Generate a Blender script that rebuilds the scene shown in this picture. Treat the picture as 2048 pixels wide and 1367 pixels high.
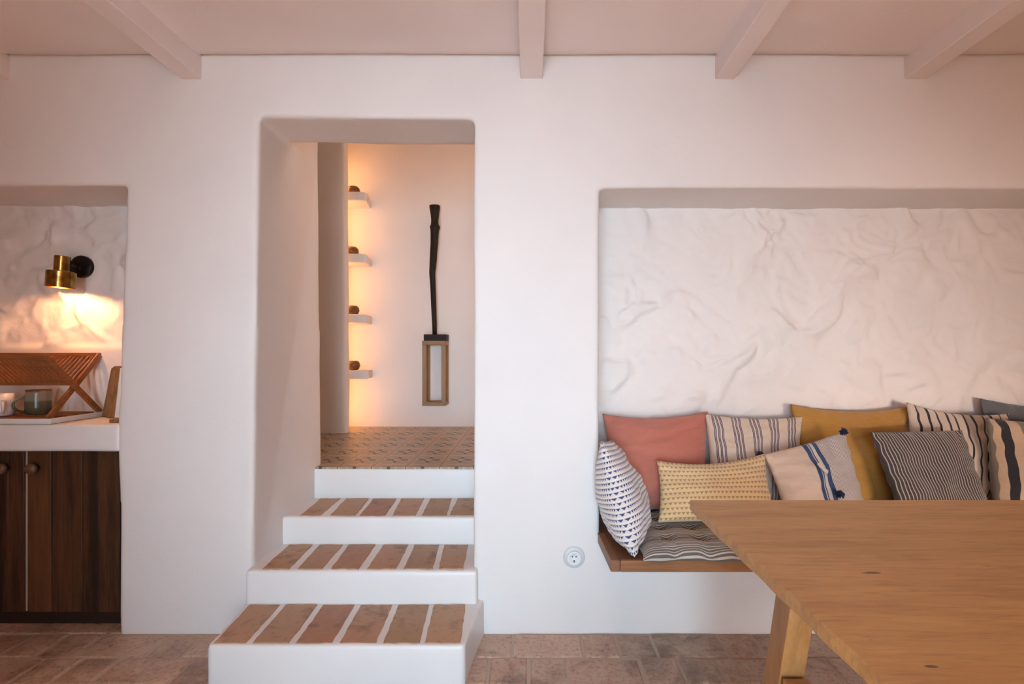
import bpy, bmesh, math, random
from mathutils import Vector, noise, Matrix
random.seed(7)
S = bpy.context.scene
COL = S.collection
for o in list(bpy.data.objects): bpy.data.objects.remove(o)

# ---------------------------------------------------------------- camera
F = 1026.7            # focal length in pixels of the 2048 wide frame
D = 2.2               # distance of the plastered wall
H = 1.2               # eye height
CX, CY = 1060, 705    # principal vanishing point
cd = bpy.data.cameras.new('camera'); cam = bpy.data.objects.new('camera', cd); COL.objects.link(cam)
cam.location = (0, 0, H); cam.rotation_euler = (math.pi/2, 0, 0)
cd.sensor_width = 36; cd.lens = F/2048*36
cd.shift_x = -(CX-1024)/2048; cd.shift_y = (CY-683.5)/2048
cd.clip_start = .05
S.camera = cam
# ---------------------------------------------------------------- light
S.view_settings.view_transform = 'Standard'
S.view_settings.look = 'None'
S.view_settings.gamma = 1
S.view_settings.use_curve_mapping = False
S.view_settings.exposure = 0.1
w = bpy.data.worlds.new('world'); S.world = w; w.use_nodes = True
w.node_tree.nodes['Background'].inputs[0].default_value = (.75, .85, 1, 1)
w.node_tree.nodes['Background'].inputs[1].default_value = 1.0

def area(name, loc, rot, sx, sy, power, color, spread=180):
    l = bpy.data.lights.new(name, 'AREA'); l.shape = 'RECTANGLE'; l.size = sx; l.size_y = sy
    l.energy = power; l.color = color; l.spread = math.radians(spread)
    o = bpy.data.objects.new(name, l); COL.objects.link(o); o.location = loc; o.rotation_euler = rot
    return o
PI = math.pi
# daylight entering by the glazed door behind the camera
area('door_daylight', (-.22, -1.72, .98), (PI/2, 0, 0), 1.3, 1.8, 19.6, (.62, .90, 1.10), 66)
# added low warm fill for the right part of the niche
area('low_warm_fill', (1.85, -1.72, .66), (PI/2, 0, 0), .9, .7, 8.6, (1, .82, .70), 46)
# sun falling through door and added opening onto the floor behind the camera
sl = bpy.data.lights.new('sun', 'SUN'); sl.energy = 48; sl.color = (1, .80, .60); sl.angle = math.radians(1)
so_ = bpy.data.objects.new('sun', sl); COL.objects.link(so_); so_.rotation_euler = (math.radians(40), 0, math.radians(4))
# added warm fill behind the camera, without a fixture
pl = bpy.data.lights.new('warm_fill_point', 'POINT'); pl.energy = 5; pl.color = (1, .48, .27); pl.shadow_soft_size = .18
po = bpy.data.objects.new('warm_fill_point', pl); COL.objects.link(po); po.location = (0, -.55, 1.75)
# added ceiling and side fills in the hall; strip hidden behind the hall pier
area('hall_top_fill', (-.1, 3.55, 2.98), (math.radians(20), 0, 0), 1.6, .25, 3, (1, .62, .38))
area('hall_side_fill', (1.3, 3.45, 1.35), (0, PI/2, 0), 1.1, .9, 10, (1, .64, .44))
area('hall_strip_light', (-1.60, 4.12, 1.65), (0, -math.radians(90), 0), 2.3, .05, 8.5, (1, .45, .16))

def P(px, py, d): return Vector(((px-CX)*d/F, d, H-(py-CY)*d/F))
def Q(px, z, d): return Vector(((px-CX)*d/F, d, z))

# ---------------------------------------------------------------- tagging
def tag(o, label=None, cat=None, group=None, kind=None):
    if label: o['label'] = label
    if cat: o['category'] = cat
    if group: o['group'] = group
    if kind: o['kind'] = kind
    return o
def thing(name, loc, label, cat, group=None):
    o = bpy.data.objects.new(name, None); COL.objects.link(o); o.location = loc
    o.empty_display_size = .05
    return tag(o, label, cat, group)
def link(name, me, m, parent=None, smooth=False):
    o = bpy.data.objects.new(name, me); COL.objects.link(o)
    if m is not None: me.materials.append(m)
    if smooth:
        for p in me.polygons: p.use_smooth = True
    if parent is not None:
        o.parent = parent
        o.matrix_parent_inverse = Matrix.Translation(-parent.location) if parent.type == 'EMPTY' else Matrix.Identity(4)
    return o
def mod(o, typ, **kw):
    m = o.modifiers.new(typ.lower(), typ)
    for k, v in kw.items(): setattr(m, k, v)
    return m

# ---------------------------------------------------------------- mesh builder
class MB:
    def __init__(s): s.b = bmesh.new()
    def box(s, x0, x1, y0, y1, z0, z1):
        vs = [s.b.verts.new((x, y, z)) for x in (x0, x1) for y in (y0, y1) for z in (z0, z1)]
        for f in ((0,1,3,2),(4,6,7,5),(0,4,5,1),(2,3,7,6),(0,2,6,4),(1,5,7,3)):
            s.b.faces.new([vs[i] for i in f])
        return s
    def prism(s, poly, y0, y1):           # polygon in XZ pushed along Y
        a = [s.b.verts.new((x, y0, z)) for x, z in poly]; c = [s.b.verts.new((x, y1, z)) for x, z in poly]
        s.b.faces.new(a); s.b.faces.new(c[::-1]); n = len(poly)
        for i in range(n): s.b.faces.new([a[i], c[i], c[(i+1) % n], a[(i+1) % n]])
        return s
    def slab(s, poly, z0, z1):            # polygon in XY pushed along Z
        a = [s.b.verts.new((x, y, z0)) for x, y in poly]; c = [s.b.verts.new((x, y, z1)) for x, y in poly]
        s.b.faces.new(a[::-1]); s.b.faces.new(c); n = len(poly)
        for i in range(n): s.b.faces.new([a[i], a[(i+1) % n], c[(i+1) % n], c[i]])
        return s
    def bar(s, p, q, wx, wy, up=(0, 0, 1)):   # rectangular bar from p to q
        p, q = Vector(p), Vector(q); d = (q-p).normalized(); a = d.cross(Vector(up)).normalized(); b = a.cross(d)
        vs = []
        for c in (p, q):
            for i, j in ((-1,-1),(1,-1),(1,1),(-1,1)): vs.append(s.b.verts.new(c + a*i*wx/2 + b*j*wy/2))
        for f in ((0,3,2,1),(4,5,6,7),(0,1,5,4),(1,2,6,5),(2,3,7,6),(3,0,4,7)): s.b.faces.new([vs[i] for i in f])
        return s
    def rings(s, rings, close=True):
        R = [[s.b.verts.new(p) for p in r] for r in rings]; n = len(R[0])
        for i in range(len(R)-1):
            for j in range(n): s.b.faces.new([R[i][j], R[i][(j+1) % n], R[i+1][(j+1) % n], R[i+1][j]])
        if close: s.b.faces.new(R[0][::-1]); s.b.faces.new(R[-1])
        return s
    def lathe(s, prof, c=(0, 0, 0), n=40, rot=None, close=True):
        c = Vector(c); R = []
        for r, z in prof:
            ring = []
            for k in range(n):
                v = Vector((r*math.cos(2*PI*k/n), r*math.sin(2*PI*k/n), z))
                if rot is not None: v = rot @ v
                ring.append(c+v)
            R.append(ring)
        return s.rings(R, close)
    def tube(s, pts, r, n=10):
        pts = [Vector(p) for p in pts]; R = []
        ref = Vector((.3, .2, 1)).normalized()
        for i, p in enumerate(pts):
            d = (pts[min(i+1, len(pts)-1)]-pts[max(i-1, 0)]).normalized()
            a = d.cross(ref).normalized(); b = d.cross(a)
            rr = r[i] if isinstance(r, (list, tuple)) else r
            R.append([p + a*math.cos(2*PI*k/n)*rr + b*math.sin(2*PI*k/n)*rr for k in range(n)])
        return s.rings(R)
    def build(s, name, m, parent=None, smooth=False, bevel=0, seg=2):
        bmesh.ops.recalc_face_normals(s.b, faces=s.b.faces)
        me = bpy.data.meshes.new(name); s.b.to_mesh(me); s.b.free()
        o = link(name, me, m, parent, smooth)
        if bevel:
            mod(o, 'BEVEL', width=bevel, segments=seg, limit_method='ANGLE', angle_limit=math.radians(40))
        return o

# ---------------------------------------------------------------- node helper
class Mat:
    def __init__(s, name, color=(.8,.8,.8), rough=.7, metal=0, **kw):
        s.m = bpy.data.materials.new(name); s.m.use_nodes = True; s.t = s.m.node_tree
        s.p = s.t.nodes['Principled BSDF']
        if not isinstance(color, tuple): s.t.links.new(color, s.p.inputs['Base Color'])
        else: s.p.inputs['Base Color'].default_value = (*color, 1)
        s.p.inputs['Roughness'].default_value = rough; s.p.inputs['Metallic'].default_value = metal
        for k, v in kw.items(): s.p.inputs[k].default_value = v
    def inp(s, node, i, v):
        if hasattr(v, 'is_output'): s.t.links.new(v, node.inputs[i])
        elif isinstance(v, tuple) and len(v) == 3 and node.inputs[i].type == 'RGBA': node.inputs[i].default_value = (*v, 1)
        else: node.inputs[i].default_value = v
    def mth(s, op, a, b=0.0, c=0.0):
        n = s.t.nodes.new('ShaderNodeMath'); n.operation = op
        s.inp(n, 0, a); s.inp(n, 1, b); s.inp(n, 2, c); return n.outputs[0]
    def mix(s, f, a, b, typ='MIX'):
        n = s.t.nodes.new('ShaderNodeMixRGB'); n.blend_type = typ
        s.inp(n, 0, f); s.inp(n, 1, a); s.inp(n, 2, b); return n.outputs[0]
    def coord(s, kind='Object', scale=(1,1,1), loc=(0,0,0), rot=(0,0,0)):
        n = s.t.nodes.new('ShaderNodeTexCoord'); mp = s.t.nodes.new('ShaderNodeMapping')
        s.t.links.new(n.outputs[kind], mp.inputs[0])
        mp.inputs['Scale'].default_value = scale; mp.inputs['Location'].default_value = loc; mp.inputs['Rotation'].default_value = rot
        return mp.outputs[0]
    def sep(s, v):
        n = s.t.nodes.new('ShaderNodeSeparateXYZ'); s.t.links.new(v, n.inputs[0]); return n.outputs
    def noise(s, v=None, scale=5, detail=4, rough=.5, dist=0):
        n = s.t.nodes.new('ShaderNodeTexNoise')
        if v is not None: s.t.links.new(v, n.inputs['Vector'])
        n.inputs['Scale'].default_value = scale; n.inputs['Detail'].default_value = detail
        n.inputs['Roughness'].default_value = rough; n.inputs['Distortion'].default_value = dist
        return n.outputs['Fac']
    def ramp(s, f, stops, interp='LINEAR'):
        n = s.t.nodes.new('ShaderNodeValToRGB'); s.inp(n, 0, f); cr = n.color_ramp; cr.interpolation = interp
        while len(cr.elements) < len(stops): cr.elements.new(.5)
        for e, (p, c) in zip(cr.elements, stops): e.position = p
        for e, (p, c) in zip(cr.elements, stops): e.color = (*c, 1) if isinstance(c, tuple) else (c, c, c, 1)
        return n.outputs[0]
    def island(s):
        return s.t.nodes.new('ShaderNodeNewGeometry').outputs['Random Per Island']
    def base(s, c): s.inp(s.p, 'Base Color', c); return s
    def rough(s, c): s.inp(s.p, 'Roughness', c); return s
    def bump(s, h, strength=.3, dist=.01):
        n = s.t.nodes.new('ShaderNodeBump'); n.inputs['Strength'].default_value = strength; n.inputs['Distance'].default_value = dist
        s.inp(n, 'Height', h)
        old = s.p.inputs['Normal'].links
        if old: s.t.links.new(old[0].from_socket, n.inputs['Normal'])
        s.t.links.new(n.outputs[0], s.p.inputs['Normal']); return s

def plaster(name, col, amp=.25, rough=.75):
    m = Mat(name, col, rough)
    v = m.coord()
    n1 = m.noise(v, 2.2, 3); n2 = m.noise(v, 40, 5, .6)
    c = m.mix(m.ramp(n1, [(.3, 0.), (.75, 1.)]), tuple(x*.965 for x in col), tuple(min(1, x*1.02) for x in col))
    spk = m.ramp(m.noise(v, 190, 2), [(.76, 0.), (.80, 1.)])
    c = m.mix(m.mth('MULTIPLY', spk, .10), c, (.35, .3, .26))
    m.base(c); m.bump(n1, amp*.4, .03); m.bump(n2, amp, .004)
    return m.m
PLA = plaster('white_lime_plaster', (.80, .745, .72))
PLA2 = plaster('rough_white_plaster', (.80, .745, .715), .45)
PLAC = plaster('painted_ceiling', (.84, .745, .72), .3)
PLAT = plaster('taupe_plaster', (.46, .36, .28), .3)
PLAR = plaster('ochre_room_plaster', (.50, .34, .23), .3)
PLAG = plaster('polished_white_plaster', (.83, .79, .77), .12, .38)

def wood(name, dark, light, axis=0, scale=1, rough=.5, island=0., ring=12, spots=()):
    m = Mat(name, rough=rough)
    sc = [9*scale]*3; sc[axis] = (1.5 if spots else .7)*scale
    v = m.coord('Object', tuple(sc))
    n1 = m.noise(v, 1.6, 6, .6, .6); n2 = m.noise(v, 9, 8, .65, .2)
    f = m.mth('ADD', m.mth('MULTIPLY', n1, .65), m.mth('MULTIPLY', n2, .35))
    if island: f = m.mth('ADD', f, m.mth('MULTIPLY', m.mth('SUBTRACT', m.island(), .5), island))
    c = m.ramp(f, [(.30, dark), (.5, tuple((a+b)/2 for a, b in zip(dark, light))), (.68, light)])
    if spots:
        fine = m.noise(m.coord('Object', (7, 90, 60)), 1.0, 6, .7, .5)
        brd = m.noise(m.coord('Object', (.9, 7, 7), (3, 1, 0)), 1.3, 4, .6, .8)
        c = m.mix(m.ramp(fine, [(.34, .38), (.47, 0.)]), c, tuple(x*.45 for x in dark))
        c = m.mix(m.ramp(brd, [(.34, .30), (.50, 0.)]), c, tuple(x*.62 for x in dark))
        c = m.mix(m.ramp(fine, [(.56, 0.), (.70, .35)]), c, tuple(min(1, x*1.18) for x in light))
    if spots:
        xyz = m.sep(m.coord('Object')); wob = m.noise(m.coord('Object'), 30, 3)
        for (sx, sy, a, b, k) in spots:
            dx = m.mth('DIVIDE', m.mth('SUBTRACT', xyz[0], sx), a)
            dy = m.mth('DIVIDE', m.mth('SUBTRACT', xyz[1], sy), b)
            r = m.mth('ADD', m.mth('ADD', m.mth('MULTIPLY', dx, dx), m.mth('MULTIPLY', dy, dy)), m.mth('MULTIPLY', wob, 1.3))
            c = m.mix(m.mth('MULTIPLY', m.ramp(r, [(.70, 1.), (1., 0.)]), k), c, (.045, .022, .01))
    m.base(c); m.bump(n2, .12, .003)
    return m.m
OAK = wood('oak_table_top', (.47, .25, .085), (.66, .39, .135), 0, 1, .5,
           spots=[(.70, 1.05, .034, .009, .85), (.965, 1.085, .02, .004, .7), (.575, .737, .018, .006, .8), (.535, .805, .007, .004, .8), (.44+.36, 1.12, .14, .035, .12), (.92, .95, .16, .03, .12), (1.25, 1.2, .2, .02, .15)])
OAKL = wood('oak_leg', (.34, .15, .045), (.54, .29, .11), 2, 1.4, .5)
WAL = wood('walnut_bench', (.09, .030, .010), (.26, .105, .04), 0, 1.3, .42)
WALE = wood('walnut_bench_end', (.13, .045, .014), (.34, .14, .055), 1, 1.3, .45)
DOORW = wood('dark_cabinet_planks', (.016, .006, .002), (.15, .058, .020), 2, 1.5, .5, .55)
KNOB = wood('knob_wood', (.09, .04, .018), (.18, .085, .04), 2, 3, .45)
RACK = wood('acacia_rack', (.17, .055, .016), (.36, .135, .045), 0, 3, .45)
BOARD = wood('olive_board', (.10, .045, .016), (.36, .19, .08), 2, 5, .55)
STAND = wood('stand_wood', (.22, .115, .045), (.36, .20, .085), 2, 3, .5)
EBONY = wood('ebony_carving', (.008, .005, .003), (.03, .019, .011), 2, 4, .55)
EBONY.node_tree.nodes['Principled BSDF'].inputs['Specular IOR Level'].default_value = .2
BOWL = wood('bowl_wood', (.05, .018, .005), (.25, .10, .025), 0, 6, .25)
BLACK = Mat('black_metal', (.012, .009, .008), .35, .6).m
BRASS = Mat('aged_brass', (.42, .25, .07), .2, 1)
BRASS.base(BRASS.ramp(BRASS.noise(BRASS.coord(), 25, 4), [(.35, (.22, .12, .03)), (.65, (.55, .34, .10))])); BRASS = BRASS.m
WHITE = Mat('white_enamel', (.80, .77, .75), .25).m
PLASTIC = Mat('socket_plastic', (.82, .82, .81), .3).m
PLASTG = Mat('socket_ring', (.62, .63, .63), .3).m
HOLE = Mat('socket_hole', (.02, .02, .02), .6).m

# ---------------------------------------------------------------- setting
def plasterize(o, voxel=.012, smooth=5, amp=.010, size=.45):
    mod(o, 'REMESH', mode='VOXEL', voxel_size=voxel, use_smooth_shade=True)
    mod(o, 'SMOOTH', factor=.6, iterations=smooth)
    t = bpy.data.textures.new('waviness', 'CLOUDS'); t.noise_scale = size; t.noise_depth = 2
    mod(o, 'DISPLACE', texture=t, strength=amp, mid_level=.5, texture_coords='GLOBAL')
    return o
def struct(o): o['kind'] = 'structure'; return o
TOP = 2.60
b = MB()
b.box(-3.35, -2.95, D, 2.60, -.05, TOP)
b.prism([(-3.1, 1.924), (-1.70, 1.918), (-1.70, TOP), (-3.1, TOP)], D, 2.60)
b.prism([(-1.757, -.05), (-1.768, .90), (-1.728, 1.95), (-1.715, TOP), (-1.25, TOP), (-1.25, 2.23), (-1.28, -.05)], D, 2.60)
b.prism([(-1.25, 2.214), (-.20, 2.201), (-.20, 3.1), (-1.25, 3.1)], D, 2.485)
b.prism([(-.242, -.05), (-.241, 2.3), (-.25, TOP), (.285, TOP), (.298, 1.92), (.296, -.05)], D, 2.60)
b.prism([(.25, 1.908), (3.2, 1.902), (3.2, TOP), (.25, TOP)], D, 2.60)
b.box(.25, 3.2, D, 2.60, -.05, .405)
b.box(2.85, 3.2, D, 2.60, -.05, TOP)
# masses that line the passage: the jamb leans a little and narrows with depth
def hexa(b, pts):
    vs = [b.b.verts.new(p) for p in pts]
    for f in ((0,1,2,3),(7,6,5,4),(0,4,5,1),(1,5,6,2),(2,6,7,3),(3,7,4,0)): b.b.faces.new([vs[i] for i in f])
hexa(b, [(-1.60,D,-.05),(-1.195,D,-.05),(-1.163,D,2.24),(-1.60,D,2.24),(-1.60,2.85,-.05),(-1.148,2.85,-.05),(-1.174,2.85,2.24),(-1.60,2.85,2.24)])
b.box(-2.75, -1.30, 2.66, 2.845, -.05, 3.1)
b.prism([(-2.75, 2.18), (-1.174, 2.20), (-1.176, 3.1), (-2.75, 3.1)], 2.49, 2.85)
struct(plasterize(b.build('wall_back', PLA), .012, 3))
b = MB(); b.box(-.242, 1.45, 2.67, 2.86, -.05, 3.1)
struct(plasterize(b.build('wall_passage_right', PLA), .02))
b = MB(); b.box(-2.75, 1.45, 4.3, 4.42, .4, 3.15)
struct(plasterize(b.build('wall_hall_back', PLA), .02, 3, .012))
b = MB(); b.prism([(-2.75, .4), (-1.388, .4), (-1.408, .62), (-1.412, 1.6), (-1.424, 3.15), (-2.75, 3.15)], 3.93, 4.03)
struct(plasterize(b.build('wall_hall_pier', PLA), .016, 5, .012))
b = MB(); b.box(-2.85, -2.7, 2.6, 4.42, .4, 3.15); struct(b.build('wall_hall_left', PLA))
b = MB(); b.box(1.4, 1.55, 2.6, 4.42, .4, 3.15); struct(b.build('wall_hall_right', PLA))
b = MB(); b.box(-2.8, 1.5, 2.40, 4.42, 3.06, 3.2); struct(b.build('ceiling_hall', PLAC))
# the rest of the room, with the glazed door opening behind the camera
b = MB(); b.box(-3.35, -3.2, -1.95, 2.3, -.05, TOP); struct(b.build('wall_left', PLAR))
b = MB(); b.box(3.1, 3.25, -1.95, 2.3, -.05, TOP); struct(b.build('wall_right', PLAR))
b = MB(); b.box(-3.35, -.95, -1.95, -1.65, -.05, TOP); b.box(.45, 1.25, -1.95, -1.65, -.05, TOP); b.box(2.25, 3.25, -1.95, -1.65, -.05, TOP); b.box(1.24, 2.26, -1.95, -1.65, -.05, .45); b.box(1.24, 2.26, -1.95, -1.65, 1.45, TOP); b.box(-.96, .46, -1.95, -1.65, 2.12, TOP)  # right-hand opening added to let the low warm fill through
struct(b.build('wall_front', PLAR))
b = MB(); b.box(-3.35, 3.25, -1.95, 2.21, 2.462, 2.62)
struct(plasterize(b.build('ceiling', PLAC), .03, 2, .010, .6))

# rough masonry surfaces
def rough_height(x, z, seed):
    p = Vector((x*.83+z*.56+seed, -x*.56+z*.83+seed*.37, seed+.31))
    wv = noise.noise_vector(p*3.1)*.10 + noise.noise_vector(p*9)*.04
    q = p+wv; h = 0
    for k, (f, a, sh) in enumerate(((4.1, .012, 14), (9.3, .012, 9), (17.7, .0065, 6))):
        o = Vector((k*5.3+.2, k*2.1+.7, k*1.7+.4))
        n = noise.noise(q*f+o); md = max(0, min(1, .25+2.0*noise.noise(q*f*.45+o*2)))
        t = max(-30, min(30, (n-.06)*sh*(.25+1.6*md)))
        h += a*(.35+.9*md)/(1+math.exp(-t)) + a*.35*n
    h += .0022*noise.noise(q*31+Vector((.5, .2, .9)))
    return h
def relief(name, x0, x1, z0, z1, y, res, fn, m):
    nx, nz = int((x1-x0)/res), int((z1-z0)/res); vs = []; fs = []
    for j in range(nz+1):
        for i in range(nx+1):
            x = x0+(x1-x0)*i/nx; z = z0+(z1-z0)*j/nz
            vs.append((x, y-fn(x, z), z))
    for j in range(nz):
        for i in range(nx):
            k = j*(nx+1)+i; fs.append((k, k+1, k+nx+2, k+nx+1))
    me = bpy.data.meshes.new(name); me.from_pydata(vs, [], fs)
    o = struct(link(name, me, m, None, True)); mod(o, 'SOLIDIFY', thickness=.09, offset=-1)
    return o
relief('wall_bench_niche', .2, 3.0, .30, 2.05, 2.525, .008, lambda x, z: rough_height(x, z, 1.7)*1.15, PLA2)
def kit(x, z):
    s = 1/(1+math.exp(-(z-1.235)*160))
    lamp_flat = math.exp(-(((x+2.178)**2+(z-1.617)**2)/.10**2)**2)
    return s*(rough_height(x, z, 5.2)*1.5*(1-lamp_flat)+lamp_flat*.022) + (1-s)*.024
relief('wall_kitchen_niche', -3.0, -1.68, .80, 2.02, 2.525, .008, kit, PLA2)
b = MB(); b.box(-3.0, -1.68, 2.50, 2.6, -.05, .86); struct(b.build('wall_behind_cabinet', PLA))

# terracotta floor
m = Mat('terracotta_floor', rough=.42)
v = m.coord(); isl = m.island()
c = m.ramp(isl, [(0, (.20, .12, .08)), (.2, (.50, .27, .18)), (.4, (.42, .31, .21)), (.6, (.60, .36, .26)), (.8, (.27, .18, .12)), (1., (.52, .29, .20))])
n1 = m.noise(v, 9, 6, .65, .5); n2 = m.noise(v, 60, 5, .7)
c = m.mix(m.ramp(n1, [(.35, 0.), (.62, .75)]), c, (.64, .46, .34))
c = m.mix(m.ramp(n2, [(.30, .65), (.5, 0.)]), c, (.13, .07, .045))
n3 = m.noise(v, 3.2, 5, .7, .8)
c = m.mix(m.ramp(n3, [(.34, .65), (.5, 0.)]), c, (.12, .07, .045))
m.base(c); m.rough(m.ramp(n1, [(.3, .22), (.7, .55)])); m.bump(n2, .35, .003); m.bump(n1, .4, .01)
TERRA = m.m
m = Mat('floor_grout', (.52, .40, .32), .85); m.bump(m.noise(m.coord(), 60, 4), .4, .003); GROUT = m.m
b = MB(); b.box(-3.3, 3.25, -1.9, 2.55, -.06, -.004)
fl = struct(b.build('floor', GROUT))
b = MB(); rr = random.Random(3)
y = 2.2-.006; row = 0; pat = [.148, .148, .285]
while y > -1.9:
    dep = .168 if row else .172
    seq = row*2 % 3; x = -3.25 + rr.uniform(-.12, 0)
    x = -3.25 - (.07 if row % 2 else .0) - rr.uniform(0, .04)
    while x < 3.2:
        wd = pat[seq % 3]; seq += 1
        g = .006
        xa, xb = x+g+rr.uniform(-.003, .003), x+wd-g+rr.uniform(-.003, .003)
        ya, yb = y-dep+g+rr.uniform(-.004, .004), y-g+rr.uniform(-.004, .004)
        h = [rr.uniform(-.002, .0025) for _ in range(4)]
        ch = .006; pts = []
        cx0 = [(xa, ya), (xb, ya), (xb, yb), (xa, yb)]
        base = [b.b.verts.new((p[0], p[1], -.02)) for p in cx0]
        mid = [b.b.verts.new((p[0]+rr.uniform(-.002, .002), p[1]+rr.uniform(-.002, .002), -.003)) for p in cx0]
        sx = [(1, 1), (-1, 1), (-1, -1), (1, -1)]
        tp = [b.b.verts.new((p[0]+ch*q[0], p[1]+ch*q[1], hh)) for p, q, hh in zip(cx0, sx, h)]
        for k in range(4):
            b.b.faces.new([base[k], base[(k+1) % 4], mid[(k+1) % 4], mid[k]])
            b.b.faces.new([mid[k], mid[(k+1) % 4], tp[(k+1) % 4], tp[k]])
        b.b.faces.new(tp)
        x += wd
    y -= dep; row += 1
# the kitchen recess floor strip
x = -2.95
while x < -1.76:
    b.box(x+.006, x+.279, 2.2, 2.34, -.02, .0005+rr.uniform(0, .001)); x += .285
t = b.build('floor_tiles', TERRA, fl, False)
mod(t, 'BEVEL', width=.0035, segments=2, limit_method='ANGLE', angle_limit=math.radians(25))

# encaustic tiled hall floor
m = Mat('patterned_cement_tiles', rough=.38)
xyz = m.sep(m.coord('Object'))
TS = .18
def fr(a, off, ts): return m.mth('FRACT', m.mth('DIVIDE', m.mth('ADD', a, off), ts))
u, v_ = fr(xyz[0], 19.625, .184), fr(xyz[1], 21.16, .24)
au = m.mth('ABSOLUTE', m.mth('SUBTRACT', u, .5)); av = m.mth('ABSOLUTE', m.mth('SUBTRACT', v_, .5))
def band(a, lo, hi): return m.mth('MULTIPLY', m.mth('GREATER_THAN', a, lo), m.mth('LESS_THAN', a, hi))
col = (.50, .37, .26)
n = m.noise(m.coord('Object'), 14, 4)
c = m.mix(n, (.62, .43, .28), (.48, .33, .21))
sm = m.mth('ADD', au, av); cb = m.mth('MAXIMUM', au, av); cm = m.mth('MINIMUM', au, av)
blue = (.27, .25, .20); dark = (.07, .055, .045)
c = m.mix(m.mth('MULTIPLY', m.mth('MULTIPLY', band(cb, .17, .42), band(cm, .05, .36)), .75), c, blue)          # big soft squares
c = m.mix(m.mth('MULTIPLY', band(m.mth('ABSOLUTE', m.mth('SUBTRACT', au, av)), -1, .03), .8), c, (.50, .38, .27))
c = m.mix(band(sm, .15, .235), c, dark)                            # diamond outline
c = m.mix(band(sm, -1, .15), c, (.52, .38, .27))
c = m.mix(m.mth('MULTIPLY', band(cm, -1, .05), band(cb, .20, .33)), c, dark)   # points
c = m.mix(m.mth('MULTIPLY', band(cb, .43, .46), .6), c, blue)
c = m.mix(m.mth('GREATER_THAN', au, .484), c, (.20, .075, .035))     # joint
m.base(c)
ENC = m.m
b = MB(); b.box(-2.75, 1.45, 2.772, 4.35, .45, .583)
struct(b.build('floor_hall', ENC))

# ---------------------------------------------------------------- staircase
m = Mat('tread_brick', rough=.5)
v = m.coord(); isl = m.island()
c = m.ramp(isl, [(0, (.38, .15, .085)), (.2, (.48, .27, .15)), (.4, (.36, .19, .10)), (.6, (.52, .31, .18)), (.8, (.42, .18, .11)), (1., (.40, .26, .14))])
n1 = m.noise(v, 7, 6, .65, .6); n2 = m.noise(v, 45, 6, .7)
c = m.mix(m.ramp(n1, [(.4, 0.), (.68, .6)]), c, (.46, .29, .17))
c = m.mix(m.ramp(m.noise(v, 11, 5, .6), [(.30, .6), (.46, 0.)]), c, (.10, .06, .03))
c = m.mix(m.ramp(n2, [(.28, .5), (.45, 0.)]), c, (.12, .06, .035))
m.base(c); m.bump(n2, .35, .003); m.bump(n1, .25, .006)
BRICK = m.m
st = thing('staircase', (-.72, D, 0), 'white plastered three step staircase with terracotta brick treads climbing through the doorway', 'stairs')
Z1, Z2, Z3, Z4 = .144, .285, .416, .583
def step(poly, z0, z1):
    b = MB(); b.slab(poly, z0, z1)
    o = b.build('step', PLAG, st); plasterize(o, .009, 12, .007, .3); return o
s1 = step([(-1.168, 1.852), (-.235, 1.852), (-.222, 2.0), (-.194, 2.215), (-1.207, 2.215)], -.03, Z1)
s2 = step([(-1.202, 2.158), (-.222, 2.158), (-.215, 2.50), (-1.225, 2.50)], -.03, Z2)
s3 = step([(-1.225, 2.453), (-.215, 2.453), (-.215, 2.79), (-1.225, 2.79)], -.03, Z3)
s4 = step([(-1.225, 2.766), (-.215, 2.766), (-.215, 2.79), (-1.225, 2.79)], -.03, Z4-.006)
def treads(parent, front, back, yf, yb, z, clipl=None):
    b = MB(); r = random.Random(int(z*1000))
    for (a0, a1), (c0, c1) in zip(front, back):
        X = lambda px, d: (px-CX)*d/F
        pf0, pf1, pb0, pb1 = X(a0, yf), X(a1, yf), X(c0, yb), X(c1, yb)
        N = 9; L = []; Rr = []
        for i in range(N+1):
            t = i/N; yy = yf+(yb-yf)*t
            L.append((pf0+(pb0-pf0)*t+r.uniform(-.0022, .0022), yy))
            Rr.append((pf1+(pb1-pf1)*t+r.uniform(-.0022, .0022), yy))
        # waney ends
        cf = [(pf0+(pf1-pf0)*k/6, yf+r.uniform(-.0025, .0025)) for k in range(1, 6)]
        ck = [(pb1+(pb0-pb1)*k/6, yb+r.uniform(-.0025, .0025)) for k in range(1, 6)]
        poly = [L[0]]+cf+Rr+ck+L[:0:-1]
        b.slab(poly, z-.009, z+.0025+r.uniform(0, .0015))
    o = b.build('brick_tread', BRICK, parent, False, .0015, 1)
    o['label'] = 'row of terracotta bricks'
    return o
def px(ls): return [(a, c) for a, c in ls]
treads(s1, [(427,491),(505,577),(592,664),(679,752),(766,839),(849,921)], [(499,560),(572,635),(647,710),(722,785),(797,858),(868,931)], 1.866, 2.149, Z1)
treads(s2, [(525,578),(595,645),(662,718),(735,792),(807,865),(877,926)], [(578,625),(640,687),(698,751),(766,817),(829,878),(889,936)], 2.172, 2.444, Z2)
treads(s3, [(600,641),(660,710),(718,770),(785,831),(843,893),(899,949)], [(641,682),(692,738),(747,793),(802,848),(861,903),(915,957)], 2.468, 2.756, Z3)

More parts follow.
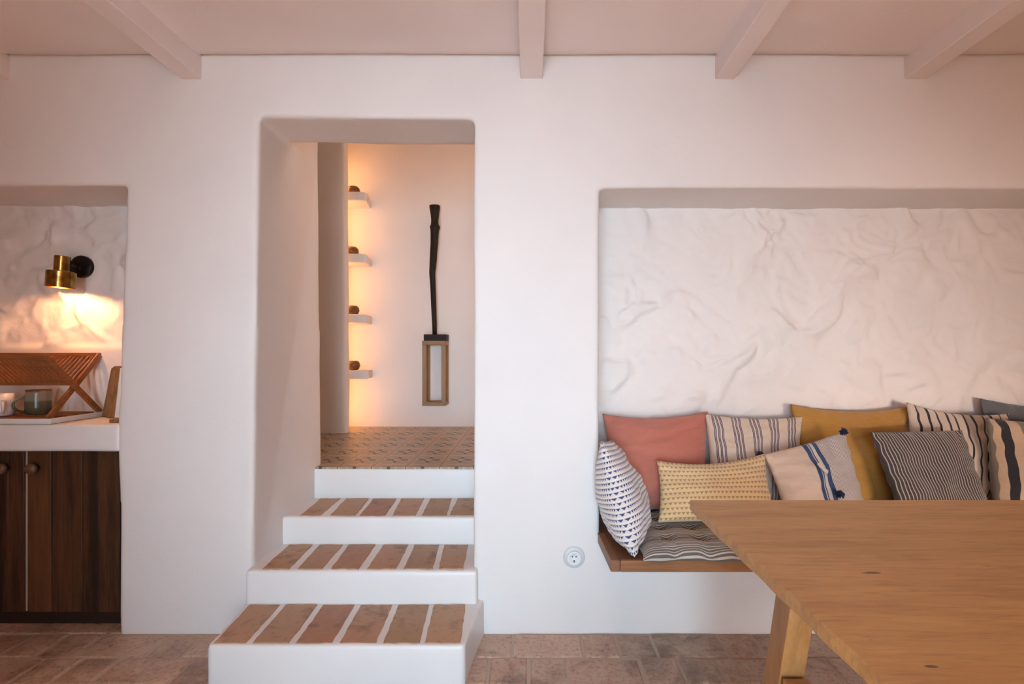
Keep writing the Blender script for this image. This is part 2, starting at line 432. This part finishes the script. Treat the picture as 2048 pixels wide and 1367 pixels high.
# ---------------------------------------------------------------- ceiling beams
def beam(x0, x1, label):
    b = MB(); N = 24; R = []
    for i in range(N+1):
        y = 2.205-(2.205+1.6)*i/N
        d = [noise.noise(Vector((x0*3, y*1.7, k*4)))*.004 for k in range(4)]
        R.append([(x0+d[0], y, 2.372+d[1]), (x1+d[2], y, 2.372+d[1]), (x1+d[2], y, 2.475), (x0+d[0], y, 2.475)])
    b.rings(R); o = b.build('ceiling_beam', PLAC, None, False, .004, 2)
    return tag(o, label, 'beam', 'white ceiling beams')
beam(-2.325, -2.232, 'white painted ceiling beam end at the far left above the wall lamp recess')
beam(-1.492, -1.404, 'white ceiling beam meeting the wall left of the doorway')
beam(-.041, .054, 'white ceiling beam seen straight on, between the doorway and the bench recess')
beam(.792, .876, 'white ceiling beam above the left half of the bench recess')
beam(1.603, 1.695, 'white ceiling beam with a long crack, rightmost, above the striped cushions')

# ---------------------------------------------------------------- kitchen recess
b = MB(); b.box(-2.98, -1.757, 2.197, 2.54, .775, .893)
o = plasterize(b.build('worktop', PLAG), .009, 4, .004); tag(o, 'thick white plastered worktop in the left recess above the dark cabinet', 'worktop')
cab = thing('cabinet', (-2.25, 2.4, 0), 'dark wooden kitchen cabinet with plank doors under the white worktop', 'cabinet')
b = MB(); b.box(-2.94, -1.765, 2.285, 2.50, .06, .77); b.build('body', DOORW, cab)
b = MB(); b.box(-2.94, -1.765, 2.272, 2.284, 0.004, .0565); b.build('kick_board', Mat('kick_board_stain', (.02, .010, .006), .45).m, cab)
b = MB(); b.box(-2.228, -2.2165, 2.268, 2.284, .06, .77); o = b.build('centre_strip', Mat('pale_strip', (.42, .33, .27), .6).m, cab); o['label'] = 'pale strip between the doors'
def cdoor(x0, x1, cuts, kx):
    d = None; b = MB(); xs = [x0]+cuts+[x1]
    for a, c in zip(xs, xs[1:]): b.box(a+.0004, c-.0004, 2.262, 2.284, .058, .768)
    d = b.build('door', DOORW, cab, False, .0015, 1)
    k = MB(); k.lathe([(.001, 0), (.010, 0), (.010, .012), (.022, .020), (.025, .030), (.021, .038), (.001, .041)], (kx, 2.264, .695), 28, Matrix.Rotation(PI/2, 3, 'X'))
    k.build('knob', KNOB, d, True)
    return d
cdoor(-2.215, -1.768, [-2.112, -2.098, -1.975, -1.90, -1.81], -2.172)
cdoor(-2.670, -2.2295, [-2.56, -2.45, -2.355, -2.30], -2.305)

# tray
tray = MB()
x0, x1, y0, y1 = -2.62, -2.058, 2.203, 2.492
tray.box(x0, x1, y0, y1, .894, .900)
tray.box(x0, x1, y0, y0+.008, .900, .917); tray.box(x0, x1, y1-.008, y1, .900, .917)
tray.box(x0, x0+.008, y0+.008, y1-.008, .900, .917); tray.box(x1-.008, x1, y0+.008, y1-.008, .900, .917)
o = tray.build('drip_tray', WHITE, None, False, .0015, 2); tag(o, 'shallow white rectangular tray on the worktop under the wooden dish rack', 'tray')
# dish rack: two crossed slatted frames
rk = thing('dish_rack', (-2.35, 2.35, .901), 'folding brown wooden dish rack with crossed slatted frames standing on the white tray', 'dish rack')
RX0, RX1 = -2.60, -2.075
def leg(p, q, w_=.010, h_=.026): return MB().bar(p, q, w_, h_, (1, 0, 0))
fb, bb, ft, bt = (2.225, .905), (2.480, .905), (2.205, 1.178), (2.492, 1.190)
for name, (a, c), dx in (('front_leaning_frame', (bb, ft), 0), ('back_leaning_frame', (fb, bt), .014)):
    b = MB()
    for xx in (RX0+dx, RX1-dx):
        b.bar((xx, a[0], a[1]+.008), (xx, c[0], c[1]), .026, .012, (1, 0, 0))
    A, C = Vector((0, a[0], a[1])), Vector((0, c[0], c[1]))
    top, mid, low = C, A.lerp(C, .53), A.lerp(C, .03)
    mid.z += .012
    for pt, th in ((top, .020), (mid, .010)):
        b.bar((RX0+dx, pt.y, pt.z), (RX1-dx, pt.y, pt.z), th, .020)
    fo = b.build(name, RACK, rk, False, .0015, 1)
    s = MB(); x = RX0+dx+.022
    while x < RX1-dx-.015:
        s.bar((x, mid.y, mid.z), (x, top.y, top.z), .008, .008, (1, 0, 0)); x += .0215
    s.build('slats', RACK, fo)
b = MB()
for yy in (2.235, 2.30, 2.36, 2.42, 2.468): b.box(RX0+.02, RX1-.03, yy-.012, yy+.012, .908, .918)
b.build('bottom_shelf', RACK, rk, False, .001, 1)
# low board leaning inside the rack (front lower frame end)

def mug(name, c, r, h, m, label, handle_dir, hr=.028):
    t = thing(name, c, label, 'mug')
    b = MB(); cx, cy, cz = c
    prof = [(.001, 0), (r*.82, 0), (r*.95, .006), (r*1.0, h*.3), (r, h*.62), (r*.90, h*.86), (r*.93, h), (r*.87, h), (r*.84, h*.86), (r*.92, h*.6), (r*.9, h*.1), (.001, h*.07)] if name == 'stoneware_mug' else \
           [(.001, 0), (r*.9, 0), (r*.97, .006), (r, h*.3), (r, h), (r*.93, h), (r*.93, h*.1), (.001, h*.07)]
    b.lathe(prof, c, 44); b.build('body', m, t, True)
    a = handle_dir; dx, dy = math.cos(a), math.sin(a); pts = []
    for k in range(15):
        q = -PI/2+PI*k/14; rad = r*.93+hr*math.cos(q)*1.15; z = cz+h*.42+hr*1.0*math.sin(q)
        pts.append((cx+dx*rad, cy+dy*rad, z))
    MB().tube(pts, .0055, 10).build('handle', m, t, True)
    return t
m = Mat('green_stoneware', rough=.22); z = m.sep(m.coord())[2]
f = m.mth('ADD', z, m.mth('MULTIPLY', m.noise(m.coord(), 60, 2), .012))
c = m.ramp(m.mth('MULTIPLY', m.mth('SUBTRACT', f, .92), 8.), [(.0, (.07, .07, .045)), (.50, (.10, .095, .06)), (.56, (.22, .20, .145)), (.86, (.24, .21, .15)), (.90, (.20, .07, .03))])
m.base(c); STONE = m.m
MZ = .9185
mug('stoneware_mug', (-2.265, 2.365, MZ), .048, .112, STONE, 'two tone green glazed stoneware mug under the dish rack slats', -2.25, .033)
mug('white_mug', (-2.375, 2.305, MZ), .046, .098, WHITE, 'white glazed mug at the left edge of the photo under the dish rack', -PI*.22, .026)

# boards standing at the right end of the worktop
def lean_board(pts, y0, y1, m, name, label, cat='cutting board'):
    b = MB(); a = [b.b.verts.new((x, y0 + (y1-y0)*(z-.893)/.25, z)) for x, z in pts]
    c = [b.b.verts.new((x, y0 + (y1-y0)*(z-.893)/.25+.014, z)) for x, z in pts]
    b.b.faces.new(a); b.b.faces.new(c[::-1]); n = len(pts)
    for i in range(n): b.b.faces.new([a[i], c[i], c[(i+1) % n], a[(i+1) % n]])
    return tag(b.build(name, m, None, False, .003, 2), label, cat)
def X(p, d): return (p-CX)*d/F
lean_board([(X(207, 2.46), .894), (X(240, 2.46)+.05, .894), (X(240, 2.46)+.05, 1.135), (X(222, 2.46), 1.135), (X(216, 2.46), 1.125)], 2.447, 2.480, BOARD, 'cutting_board', 'brown wooden board leaning at the back right corner of the worktop')
lean_board([(X(214, 2.42), .894), (X(240, 2.42)+.03, .894), (X(240, 2.42)+.03, 1.118), (X(226, 2.42), 1.125), (X(220, 2.42), 1.112)], 2.412, 2.445, BOARD, 'cutting_board', 'narrower wooden board standing in front of the other at the end of the worktop')
lean_board([(X(231.5, 2.36), .894), (X(240, 2.36)+.04, .894), (X(240, 2.36)+.04, 1.130), (X(231.5, 2.36), 1.130)], 2.350, 2.385, WHITE, 'chopping_board', 'white board edge peeking out beside the recess corner', 'chopping board')
b = MB(); b.box(X(218, 2.25), X(237, 2.25), 2.25, 2.30, .894, .910)
tag(b.build('wooden_block', BOARD, None, False, .002, 2), 'small flat wooden block on the worktop at the recess corner', 'block')

# ---------------------------------------------------------------- wall lamp
LX, LY = -2.178, 2.387
lamp = thing('wall_lamp', (LX, 2.515, 1.617), 'brass wall lamp with stepped cylinder shade and round black wall plate', 'lamp')
RX = Matrix.Rotation(PI/2, 3, 'X')
b = MB(); b.lathe([(.001, 0), (.052, 0), (.054, .004), (.054, .020), (.050, .024), (.001, .024)], (LX, 2.508, 1.617), 48, RX)
b.build('wall_plate', BLACK, lamp, True, .0)
b = MB(); b.tube([(LX, 2.49, 1.612), (LX, 2.47, 1.614), (LX, LY+.02, 1.618)], .0055, 12)
b.lathe([(.001, 0), (.010, 0), (.010, .012), (.001, .012)], (LX, 2.486, 1.612), 20, RX)
b.build('arm', BLACK, lamp, True)
Rt = Matrix.Rotation(math.radians(4), 3, 'Y')
c0 = (LX, LY, 1.578)
b = MB()
prof = [(.0285, .071), (.030, .069), (.030, .001), (.053, .000), (.0555, -.003), (.0555, -.076), (.0540, -.076), (.0540, -.004), (.0285, -.003), (.0285, .060), (.001, .060)]
b.lathe([(.001, .0712)] + prof, c0, 56, Rt, False)
sh = b.build('shade', BRASS, lamp, True); mod(sh, 'EDGE_SPLIT', split_angle=math.radians(35))
m = Mat('bulb_glow', (1, .8, .55), .5); m.p.inputs['Emission Color'].default_value = (1, .55, .25, 1); m.p.inputs['Emission Strength'].default_value = 8
b = MB(); b.lathe([(.001, -.044), (.012, -.042), (.020, -.032), (.022, -.022), (.015, -.008), (.001, -.004)], c0, 24, Rt); b.build('bulb', m.m, lamp, True)
l = bpy.data.lights.new('lamp_light', 'POINT'); l.energy = 7.5; l.color = (1, .46, .20); l.shadow_soft_size = .012
lo = bpy.data.objects.new('lamp_light', l); COL.objects.link(lo); lo.location = (LX+.004, LY, 1.578-.058)

# ---------------------------------------------------------------- hall shelves, bowls, sculpture
zs = [2.473, 1.983, 1.505, 1.060]
where = ['topmost', 'second from the top', 'third from the top', 'lowest']
for i, zt in enumerate(zs):
    b = MB(); xr = X(733 if i < 3 else 735, 4.06)
    poly = [(-1.95, 4.055), (xr-.06, 4.055), (xr-.02, 4.065), (xr-.003, 4.09), (xr-.015, 4.14), (xr-.035, 4.302), (-1.95, 4.302)]
    b.slab(poly, zt-.068, zt)
    o = b.build('wall_shelf', PLA, None, False, .008, 3)
    tag(o, 'white plaster wall shelf in the lit hall corner, %s of the four' % where[i], 'shelf', 'white plaster shelves in the hall corner')
bw = []
bpos = [(707, 4.17), (704.5, 4.17), (706, 4.15), (707.5, 4.15)]
bl = ['rounded dark wooden bowl on the topmost hall shelf', 'rounded wooden bowl on the second highest hall shelf',
      'round carved wooden bowl on the third hall shelf down', 'round wooden bowl on the lowest hall shelf']
rs = [.052, .052, .050, .050]
for i, (pxx, d) in enumerate(bpos):
    b = MB(); r = rs[i]; h = .075
    pr = [(.001, 0), (.55*r, 0), (.80*r, h*.12), (r*.98, h*.38), (r, h*.52), (.92*r, h*.78), (.68*r, h*.97), (.50*r, h), (.44*r, h*.95), (.6*r, h*.8), (.8*r, h*.5), (.001, h*.15)]
    b.lathe(pr, (X(pxx, d), d, zs[i]+.0005), 36)
    tag(b.build('wooden_bowl', BOWL, None, True), bl[i], 'bowl', 'wooden bowls on the hall shelves')
# open wooden stand and carving
yf, yb = 4.115, 4.288
xa, xb = X(844, yf), X(891, yf)
zb, zt = P(0, 811, yf).z, P(0, 681, yf).z
t = .034
stn = thing('display_stand', ((xa+xb)/2, 4.2, zb), 'open brown wooden box frame fixed to the hall wall under the dark carving', 'stand')
for z0, z1 in ((zb, zb+t*.8), (zt-t, zt)):
    b = MB(); b.box(xa, xb, yf, yf+t, z0, z1).box(xa, xb, yb-t, yb, z0, z1).box(xa, xa+t, yf+t, yb-t, z0, z1).box(xb-t, xb, yf+t, yb-t, z0, z1)
    b.build('rail', STAND, stn, False, .002, 1)
for xx in (xa, xb-t):
    for yy in (yf, yb-t):
        MB().box(xx+.001, xx+t-.001, yy+.001, yy+t-.001, zb+t*.8, zt-t).build('post', STAND, stn, False, .002, 1)
sc = thing('carved_sculpture', (X(870, 4.2), 4.2, zt), 'tall slender dark carved wooden figure on a black block in the hall', 'sculpture')
b = MB(); b.box(X(847, 4.13), X(892, 4.13), 4.135, 4.27, zt+.001, zt+.052); b.build('base', EBONY, sc, False, .003, 2)
prof = [(65,124,184),(68,121,187),(80,122,187),(100,125,184),(125,129,180),(150,131,176),(172,131,176),(185,129,179),(197,124,187),(208,125,186),(218,128,181),(250,128,177),(300,127,174),(350,125,170),(400,122,166),(450,121,162),(480,120,158),(505,121,157),(530,123,158),(600,128,161),(700,132,164),(800,137,166),(866,140,167)]
R = []
for (yy, l_, r_) in prof:
    pxl, pxr, py = 820+l_/3.107, 820+r_/3.107, 390+yy/3.107
    d = 4.20; c = P((pxl+pxr)/2, py, d); rx = (pxr-pxl)/2*d/F; ry = rx*(.75 if yy > 230 else .9)
    R.append([(c.x+rx*math.copysign(abs(math.cos(a))**.8, math.cos(a)), c.y+ry*math.copysign(abs(math.sin(a))**.8, math.sin(a))+.004*math.sin(yy*.05), c.z) for a in [2*PI*k/24 for k in range(24)]])
b = MB(); b.rings(R[::-1]); fg = b.build('figure', EBONY, sc, True)
b = MB()
for s_ in (-1, 1):
    c = P(871.5, 418, 4.2); b.lathe([(.001, 0), (.006, .001), (.007, .004), (.001, .007)], (c.x+s_*.014, 4.166, c.z-.01), 12, RX)
b.build('eyes', EBONY, fg, True)

# ---------------------------------------------------------------- wall socket
so = thing('wall_socket', (.1886, D, .326), 'round white wall socket low on the wall between stairs and bench', 'socket')
sx, sz = .1886, .326; Y0 = 2.203
b = MB(); b.lathe([(.001, 0), (.047, 0), (.0475, .004), (.045, .008), (.034, .009), (.001, .009)], (sx, Y0, sz), 56, RX); b.build('outer_ring', PLASTG, so, True)
b = MB(); b.lathe([(.001, .0), (.030, .0), (.030, .010), (.027, .013), (.021, .013), (.0195, .006), (.001, .006)], (sx, Y0-.006, sz-.002), 48, RX, True)
b.build('socket_face', PLASTIC, so, True)
b = MB()
for dx, dz in ((-.008, .004), (.008, .004)): b.lathe([(.001, 0), (.0028, 0), (.0028, .002), (.001, .002)], (sx+dx, Y0-.0115, sz+dz), 14, RX)
b.box(sx-.0025, sx+.0025, Y0-.0135, Y0-.0115, sz-.020, sz-.010)
b.build('pin_holes', HOLE, so)

# ---------------------------------------------------------------- bench
BZ = .43
be = thing('bench', (1.5, 2.2, BZ-.043), 'wall mounted walnut bench board projecting from the white recess', 'bench')
b = MB(); b.slab([(.302, 2.2), (.302, 2.515), (2.84, 2.515), (2.84, 1.922), (.318, 1.922)], BZ-.042, BZ-.0005)
b.build('seat_board', WAL, be, False, .002, 2)
b = MB(); b.slab([(.290, 2.199), (.318, 2.199), (.334, 1.905), (.300, 1.905)], BZ-.043, BZ); b.build('end_rail', WALE, be, False, .002, 2)
b = MB(); b.slab([(.335, 1.903), (.335, 1.921), (2.84, 1.921), (2.84, 1.903)], BZ-.043, BZ); b.build('front_rail', wood('walnut_front_rail', (.13, .045, .014), (.36, .15, .055), 0, 1.6, .4), be, False, .002, 2)

# ---------------------------------------------------------------- fabrics
def fabric(name, builder, bumpk=.3, wr=.35, weave=500):
    m = Mat(name, rough=.9)
    m.p.inputs['Sheen Weight'].default_value = .25; m.p.inputs['Sheen Roughness'].default_value = .5
    uvn = m.t.nodes.new('ShaderNodeUVMap').outputs[0]
    warp = m.t.nodes.new('ShaderNodeVectorMath'); warp.operation = 'ADD'
    nn = m.t.nodes.new('ShaderNodeTexNoise'); nn.inputs['Scale'].default_value = 2.5; m.t.links.new(uvn, nn.inputs['Vector'])
    sc_ = m.t.nodes.new('ShaderNodeVectorMath'); sc_.operation = 'MULTIPLY_ADD'
    m.t.links.new(nn.outputs['Color'], sc_.inputs[0]); sc_.inputs[1].default_value = (.014,)*3; sc_.inputs[2].default_value = (-.007,)*3
    m.t.links.new(uvn, warp.inputs[0]); m.t.links.new(sc_.outputs[0], warp.inputs[1])
    xyz = m.sep(warp.outputs[0])
    col, h = builder(m, xyz[0], xyz[1])
    m.base(col)
    v = m.coord('Object', (1, 1, 1))
    cre = m.noise(m.coord('Object', (1.2, 1, 2.6), rot=(0, .5, 0)), 5.5, 5, .55, 1.2)
    m.bump(cre, wr, .03)
    m.bump(m.noise(v, weave, 2), bumpk, .001)
    if h is not None: m.bump(h, .5, .004)
    return m.m
def plain(c, var=.12):
    def f(m, u, v):
        n = m.noise(m.coord('Object', (30, 30, 260)), 1, 3)
        return m.mix(m.mth('MULTIPLY', n, 1.0), tuple(x*(1-var) for x in c), tuple(min(1, x*(1+var)) for x in c)), None
    return f
def stripes(N, stops, axis='u', off=0.):
    def f(m, u, v):
        a = u if axis == 'u' else v
        return m.ramp(m.mth('FRACT', m.mth('ADD', m.mth('MULTIPLY', a, N), off)), stops, 'CONSTANT'), None
    return f
def tri(nu, nv, base, line, colr, both=False):
    def f(m, u, v):
        row = m.mth('MULTIPLY', v, nv); fv = m.mth('FRACT', row)
        uu = m.mth('ADD', m.mth('MULTIPLY', u, nu), m.mth('MULTIPLY', m.mth('FLOOR', row), .5))
        fu = m.mth('ABSOLUTE', m.mth('SUBTRACT', m.mth('FRACT', uu), .5))
        k = m.mth('MULTIPLY', m.mth('SUBTRACT', fv, .28), .85)
        t1 = m.mth('MULTIPLY', m.mth('LESS_THAN', fu, k), m.mth('MULTIPLY', m.mth('GREATER_THAN', fv, .3), m.mth('LESS_THAN', fv, .80)))
        c = m.mix(t1, base, colr)
        ln = m.mth('LESS_THAN', fv, .16)
        c = m.mix(ln, c, line)
        h = m.mth('SUBTRACT', ln, t1)
        return c, h
    return f
CREAM = (.66, .53, .42)
F_SALMON = fabric('salmon_linen', plain((.50, .165, .115), .06), .2, .5)
NV = (.05, .045, .11)
F_TRIPLE = fabric('cream_blue_triple_stripe', stripes(5.2, [(0, CREAM), (.28, NV), (.315, (.45, .37, .33)), (.345, NV), (.38, CREAM), (.47, NV), (.505, (.45, .37, .33)), (.535, NV), (.57, CREAM), (.66, NV), (.695, (.45, .37, .33)), (.725, NV), (.76, CREAM)]), .2, .5)
F_MUST = fabric('mustard_weave', plain((.44, .22, .045), .16), .35, .3)
F_BLACK = fabric('cream_black_stripe', stripes(11, [(0, (.62, .51, .41)), (.70, (.018, .02, .035)), (.94, (.62, .51, .41))]), .2, .45)
F_GREY = fabric('slate_linen', plain((.125, .135, .15), .1), .3, .4)
F_BLUE = fabric('blue_triangle_weave', tri(54, 22, (.74, .65, .60), (.84, .80, .79), (.035, .065, .18)), .2, .25)
F_YEL = fabric('yellow_triangle_weave', tri(27, 13, (.70, .52, .31), (.76, .56, .27), (.45, .24, .07)), .2, .3)
F_FINE = fabric('charcoal_pinstripe', stripes(34, [(0, (.065, .055, .055)), (.72, (.50, .43, .37))]), .2, .45)
def f8(m, u, v):
    c = m.ramp(m.mth('FRACT', m.mth('MULTIPLY', u, 58.)), [(0, (.64, .54, .46)), (.6, (.20, .20, .26))], 'CONSTANT')
    bl = (.030, .065, .16)
    r = m.ramp(u, [(0, (.66, .50, .39)), (.445, bl), (.485, (.5, .45, .42)), (.50, bl), (.51, (.62, .54, .48)), (.55, bl), (.605, (1, 1, 1))], 'CONSTANT')
    return m.mix(m.mth('GREATER_THAN', u, .605), r, c), None
F_TASS = fabric('cream_blue_band', f8, .2, .35)
F_WIDE = fabric('beige_wide_stripe', stripes(1, [(0, (.20, .165, .13)), (.022, (.52, .38, .26)), (.075, (.02, .022, .028)), (.15, (.54, .40, .28)), (.26, (.22, .18, .14)), (.37, (.54, .40, .28)), (.40, (.45, .20, .04)), (.48, (.54, .40, .28)), (.80, (.02, .022, .028))]), .2, .5)
F_PAD = fabric('grey_striped_ticking', stripes(26, [(0, (.13, .105, .09)), (.10, (.50, .44, .38)), (.24, (.14, .115, .10)), (.45, (.55, .49, .43)), (.62, (.13, .105, .09)), (.78, (.42, .37, .32)), (.88, (.15, .12, .10))], 'v'), .2, .2)
NAVY = Mat('navy_yarn', (.012, .018, .06), .9).m

def cushion(name, corners, T, mat, label, concave=.06, sag=0., seed=0, n=44, group='cushions on the bench', bot=.2, crease=.010, ex=2.4):
    TL, TR, BR, BL = corners
    right = ((TR-TL)+(BR-BL)).normalized(); up = ((TL-BL)+(TR-BR)).normalized()
    nrm = right.cross(up).normalized()
    cen = (TL+TR+BR+BL)/4
    b = bmesh.new(); uvl = b.loops.layers.uv.new('UVMap'); grid = {}
    def pos(i, j, side):
        s, t = 2*i/n-1, 2*j/n-1
        # sample denser towards the rim
        s_, t_ = math.sin(s*PI/2)*.35+s*.65, math.sin(t*PI/2)*.35+t*.65
        S_, T_ = s_*(1-concave*(1-t_*t_)**1.0), t_*(1-concave*(1-s_*s_)**1.0)
        u, v = (S_+1)/2, (T_+1)/2
        p = (BL*(1-u)+BR*u)*(1-v)+(TL*(1-u)+TR*u)*v
        prof = max(0, 1-abs(s_)**ex)**.55*max(0, 1-abs(t_)**ex)**.55
        h = T/2*prof*(1-bot*t_)
        p = p-up*sag*(1-s_*s_)*max(0, t_)
        q = Vector((s_*1.2+seed*3.7, t_*1.2, side*2+seed))
        w = noise.noise(q*1.6)*.02*prof + crease*noise.noise(Vector((s_*2.5+t_*1.5+seed, (t_-s_*.3)*5, seed)))*prof**.5
        # puckers radiating from the corners and seams
        rim = (1-prof)*.006*math.sin((s_+seed)*19)*(1 if abs(t_) > abs(s_) else 0) + (1-prof)*.006*math.sin((t_+seed)*17)*(1 if abs(s_) > abs(t_) else 0)
        w += rim*(prof > 0)
        return p + nrm*(h+w*(1 if prof > 0 else 0))*side, ((s_+1)/2, (t_+1)/2)
    for side in (1, -1):
        for i in range(n+1):
            for j in range(n+1):
                if side == -1 and (i in (0, n) or j in (0, n)): grid[(side, i, j)] = grid[(1, i, j)]; continue
                p, uv = pos(i, j, side); grid[(side, i, j)] = (b.verts.new(p), uv)
        for i in range(n):
            for j in range(n):
                q = [(i, j), (i+1, j), (i+1, j+1), (i, j+1)]
                if side == -1: q = q[::-1]
                f = b.faces.new([grid[(side, a, c)][0] for a, c in q]); f.smooth = True
                for l_, (a, c) in zip(f.loops, q): l_[uvl].uv = grid[(side, a, c)][1]
    me = bpy.data.meshes.new(name); b.to_mesh(me); b.free()
    o = link(name, me, mat)
    tag(o, label, 'cushion', group)
    # seam piping round the rim
    return o, cen, nrm, right, up
BR_ = .485
cushion('cushion', (P(1205,827,2.44), P(1416,822,2.44), Q(1415,BR_,2.31), Q(1222,BR_,2.31)), .17, F_SALMON, 'plain salmon pink cushion at the left end of the back row', .05, .015, 1, crease=.016)
cushion('cushion', (P(1410,827,2.42), P(1606,832,2.42), Q(1598,BR_,2.28), Q(1422,BR_,2.28)), .13, F_TRIPLE, 'cream cushion with groups of thin navy triple stripes, between the salmon and mustard cushions', .05, .005, 2)
cushion('cushion', (P(1581,808,2.46), P(1818,812,2.46), Q(1818,BR_,2.33), Q(1606,BR_,2.33)), .16, F_MUST, 'large plain mustard cushion leaning on the wall', .035, .02, 3)
cushion('cushion', (P(1813,804,2.42), P(2018,826,2.40), Q(2005,BR_,2.25), Q(1826,BR_,2.26)), .13, F_BLACK, 'cream cushion with bold black lines behind the pinstriped one', .045, .02, 4)
cushion('cushion', (P(1960,796,2.475), P(2200,818,2.475), Q(2205,BR_,2.40), Q(1985,BR_,2.40)), .10, F_GREY, 'plain slate grey cushion, cut by the right edge of the photo', .04, .01, 5)
cushion('cushion', (Vector((.283, 2.05, .848)), Vector((.372, 2.36, .80)), Vector((.458, 2.30, .475)), Vector((.388, 1.905, .440))), .185, F_BLUE, 'white cushion with rows of small blue triangles, sideways at the left end', .03, 0, 6, bot=.42)
cushion('cushion', (P(1313,920,2.22), P(1530,906,2.22), Q(1556,.492,2.12), P(1316,1044,2.13)), .15, F_YEL, 'small cream and yellow triangle patterned cushion in front of the salmon one', .055, .022, 7, bot=.1)
c8, cen, nr, rt, up_ = cushion('cushion', (P(1528,908,2.22), P(1690,862,2.24), Q(1742,BR_,2.11), Q(1580,BR_,2.11)), .13, F_TASS, 'cream cushion with navy bands, fine stripes and dark blue tassels', .035, .0, 8)
cushion('cushion', (P(1740,864,2.23), P(1924,860,2.22), Q(1990,BR_,2.10), Q(1812,BR_,2.10)), .14, F_FINE, 'charcoal cushion with fine cream pinstripes in the front row', .01, .0, 9, crease=.008)
cushion('cushion', (P(1972,835,2.25), P(2180,850,2.25), Q(2200,BR_,2.12), Q(1988,BR_,2.12)), .15, F_WIDE, 'beige cushion with wide black, grey and mustard stripes at the right edge of the photo', .03, .0, 10)
def tassel(p, seed):
    b = MB(); r = random.Random(seed)
    for k in range(46):
        d = Vector((r.gauss(0, 1), r.gauss(0, 1), r.gauss(0, 1))).normalized(); L = r.uniform(.013, .019)
        b.tube([p, p+d*L*.6, p+d*L+Vector((0, 0, -.002))], [.0032, .0034, .0022], 5)
    o = b.build('tassel', NAVY, c8, True); o['label'] = 'dark blue yarn tassel'
tassel(P(1687,862,2.22), 1); tassel(P(1520,908,2.24), 2)
tassel(P(1681,988,2.06), 3)
# knot tied on the bands
b = MB(); kp = P(1645, 935, 2.10)
b.tube([kp+Vector((-.022,-.004,.020)), kp+Vector((-.008,-.010,.006)), kp, kp+Vector((.010,-.009,-.012)), kp+Vector((.016,-.002,-.022))], [.005,.009,.006,.010,.005], 8)
ko = b.build('fabric_knot', Mat('cream_cotton', (.66, .55, .46), .9).m, c8, True)

# seat pad
def pad():
    NX, NY = 190, 70; x1 = 2.30; b = bmesh.new(); uvl = b.loops.layers.uv.new('UVMap'); g = {}
    for side in (1, 0):
        for i in range(NX+1):
            for j in range(NY+1):
                u, v = i/NX, j/NY
                s, t = 2*u-1, 2*v-1
                x0 = .415+.06*v; x = x0+(x1-x0)*u; y = 1.890+.60*v
                e = (max(0, 1-abs(s)**30))**.5*(max(0, 1-abs(t)**12))**.5
                if i in (0, NX) or j in (0, NY): e = 0
                du = ((x-.415)/.125+.5) % 1-.5; dv = ((y-1.89)/.118+.5) % 1-.5
                tf = math.exp(-(du*du+dv*dv)*22); seam = math.exp(-(dv*dv)*40)*.35+math.exp(-(du*du)*60)*.12
                h = .052*e*(1-.55*tf-.5*seam)
                x += .004*math.sin(y*40)*(1 if i == 0 else 0)
                edge = (.010*math.sin(x*24)+.004*math.sin(x*61))*(1-v)**3 
                zz = BZ+.003+(h if side else 0) + (.012 if e == 0 else 0) - (.012 if v < .02 and e == 0 else 0)
                if side == 0: zz = BZ+.002+(.012 if e == 0 and v > .02 else 0)
                if side == 0 and e == 0: g[(0, i, j)] = g[(1, i, j)]; continue
                g[(side, i, j)] = (b.verts.new((x, y+edge, zz)), (u, v))
        for i in range(NX):
            for j in range(NY):
                q = [(i, j), (i+1, j), (i+1, j+1), (i, j+1)]
                if not side: q = q[::-1]
                f = b.faces.new([g[(side, a, c)][0] for a, c in q]); f.smooth = True
                for l_, (a, c) in zip(f.loops, q): l_[uvl].uv = g[(side, a, c)][1]
    me = bpy.data.meshes.new('seat_pad'); b.to_mesh(me); b.free()
    return tag(link('seat_pad', me, F_PAD), 'tufted grey and cream striped seat pad lying on the walnut bench', 'seat pad')
pd = pad()

# ---------------------------------------------------------------- table
tb = thing('dining_table', (1.6, 1.07, 0), 'large light oak dining table with splayed trestle legs in front of the bench', 'table')
b = MB(); N = 30
poly = [(.487+.0015*math.sin(i*1.3), .56+(1.571-.56)*i/N) for i in range(N+1)] + [(2.75, 1.571), (2.75, .56)]
b.slab(poly[::-1], .721, .75); top = b.build('table_top', OAK, tb, False, .0022, 2)
def tleg(x, sgn):
    # legs splay along Y: top near the middle, foot outwards; section .06 x .072
    yt, yf_ = 1.075+sgn*.150, 1.075+sgn*.342
    R = []
    for z, yc in ((0.002, yf_), (.7205, yt)):
        R.append([(x, yc-.037, z), (x+.062, yc-.037, z), (x+.062, yc+.037, z), (x, yc+.037, z)])
    b = MB(); b.rings(R); b.build('leg', OAKL, tb, False, .0025, 2)
for x in (.620, 2.45):
    tleg(x, 1); tleg(x, -1)
    b = MB(); b.box(x+.001, x+.061, .90, 1.262, .335, .400); b.build('cross_rail', OAKL, tb, False, .002, 2)
b = MB(); b.box(.682, 2.449, 1.045, 1.105, .345, .39); b.build('stretcher', OAKL, tb, False, .002, 2)
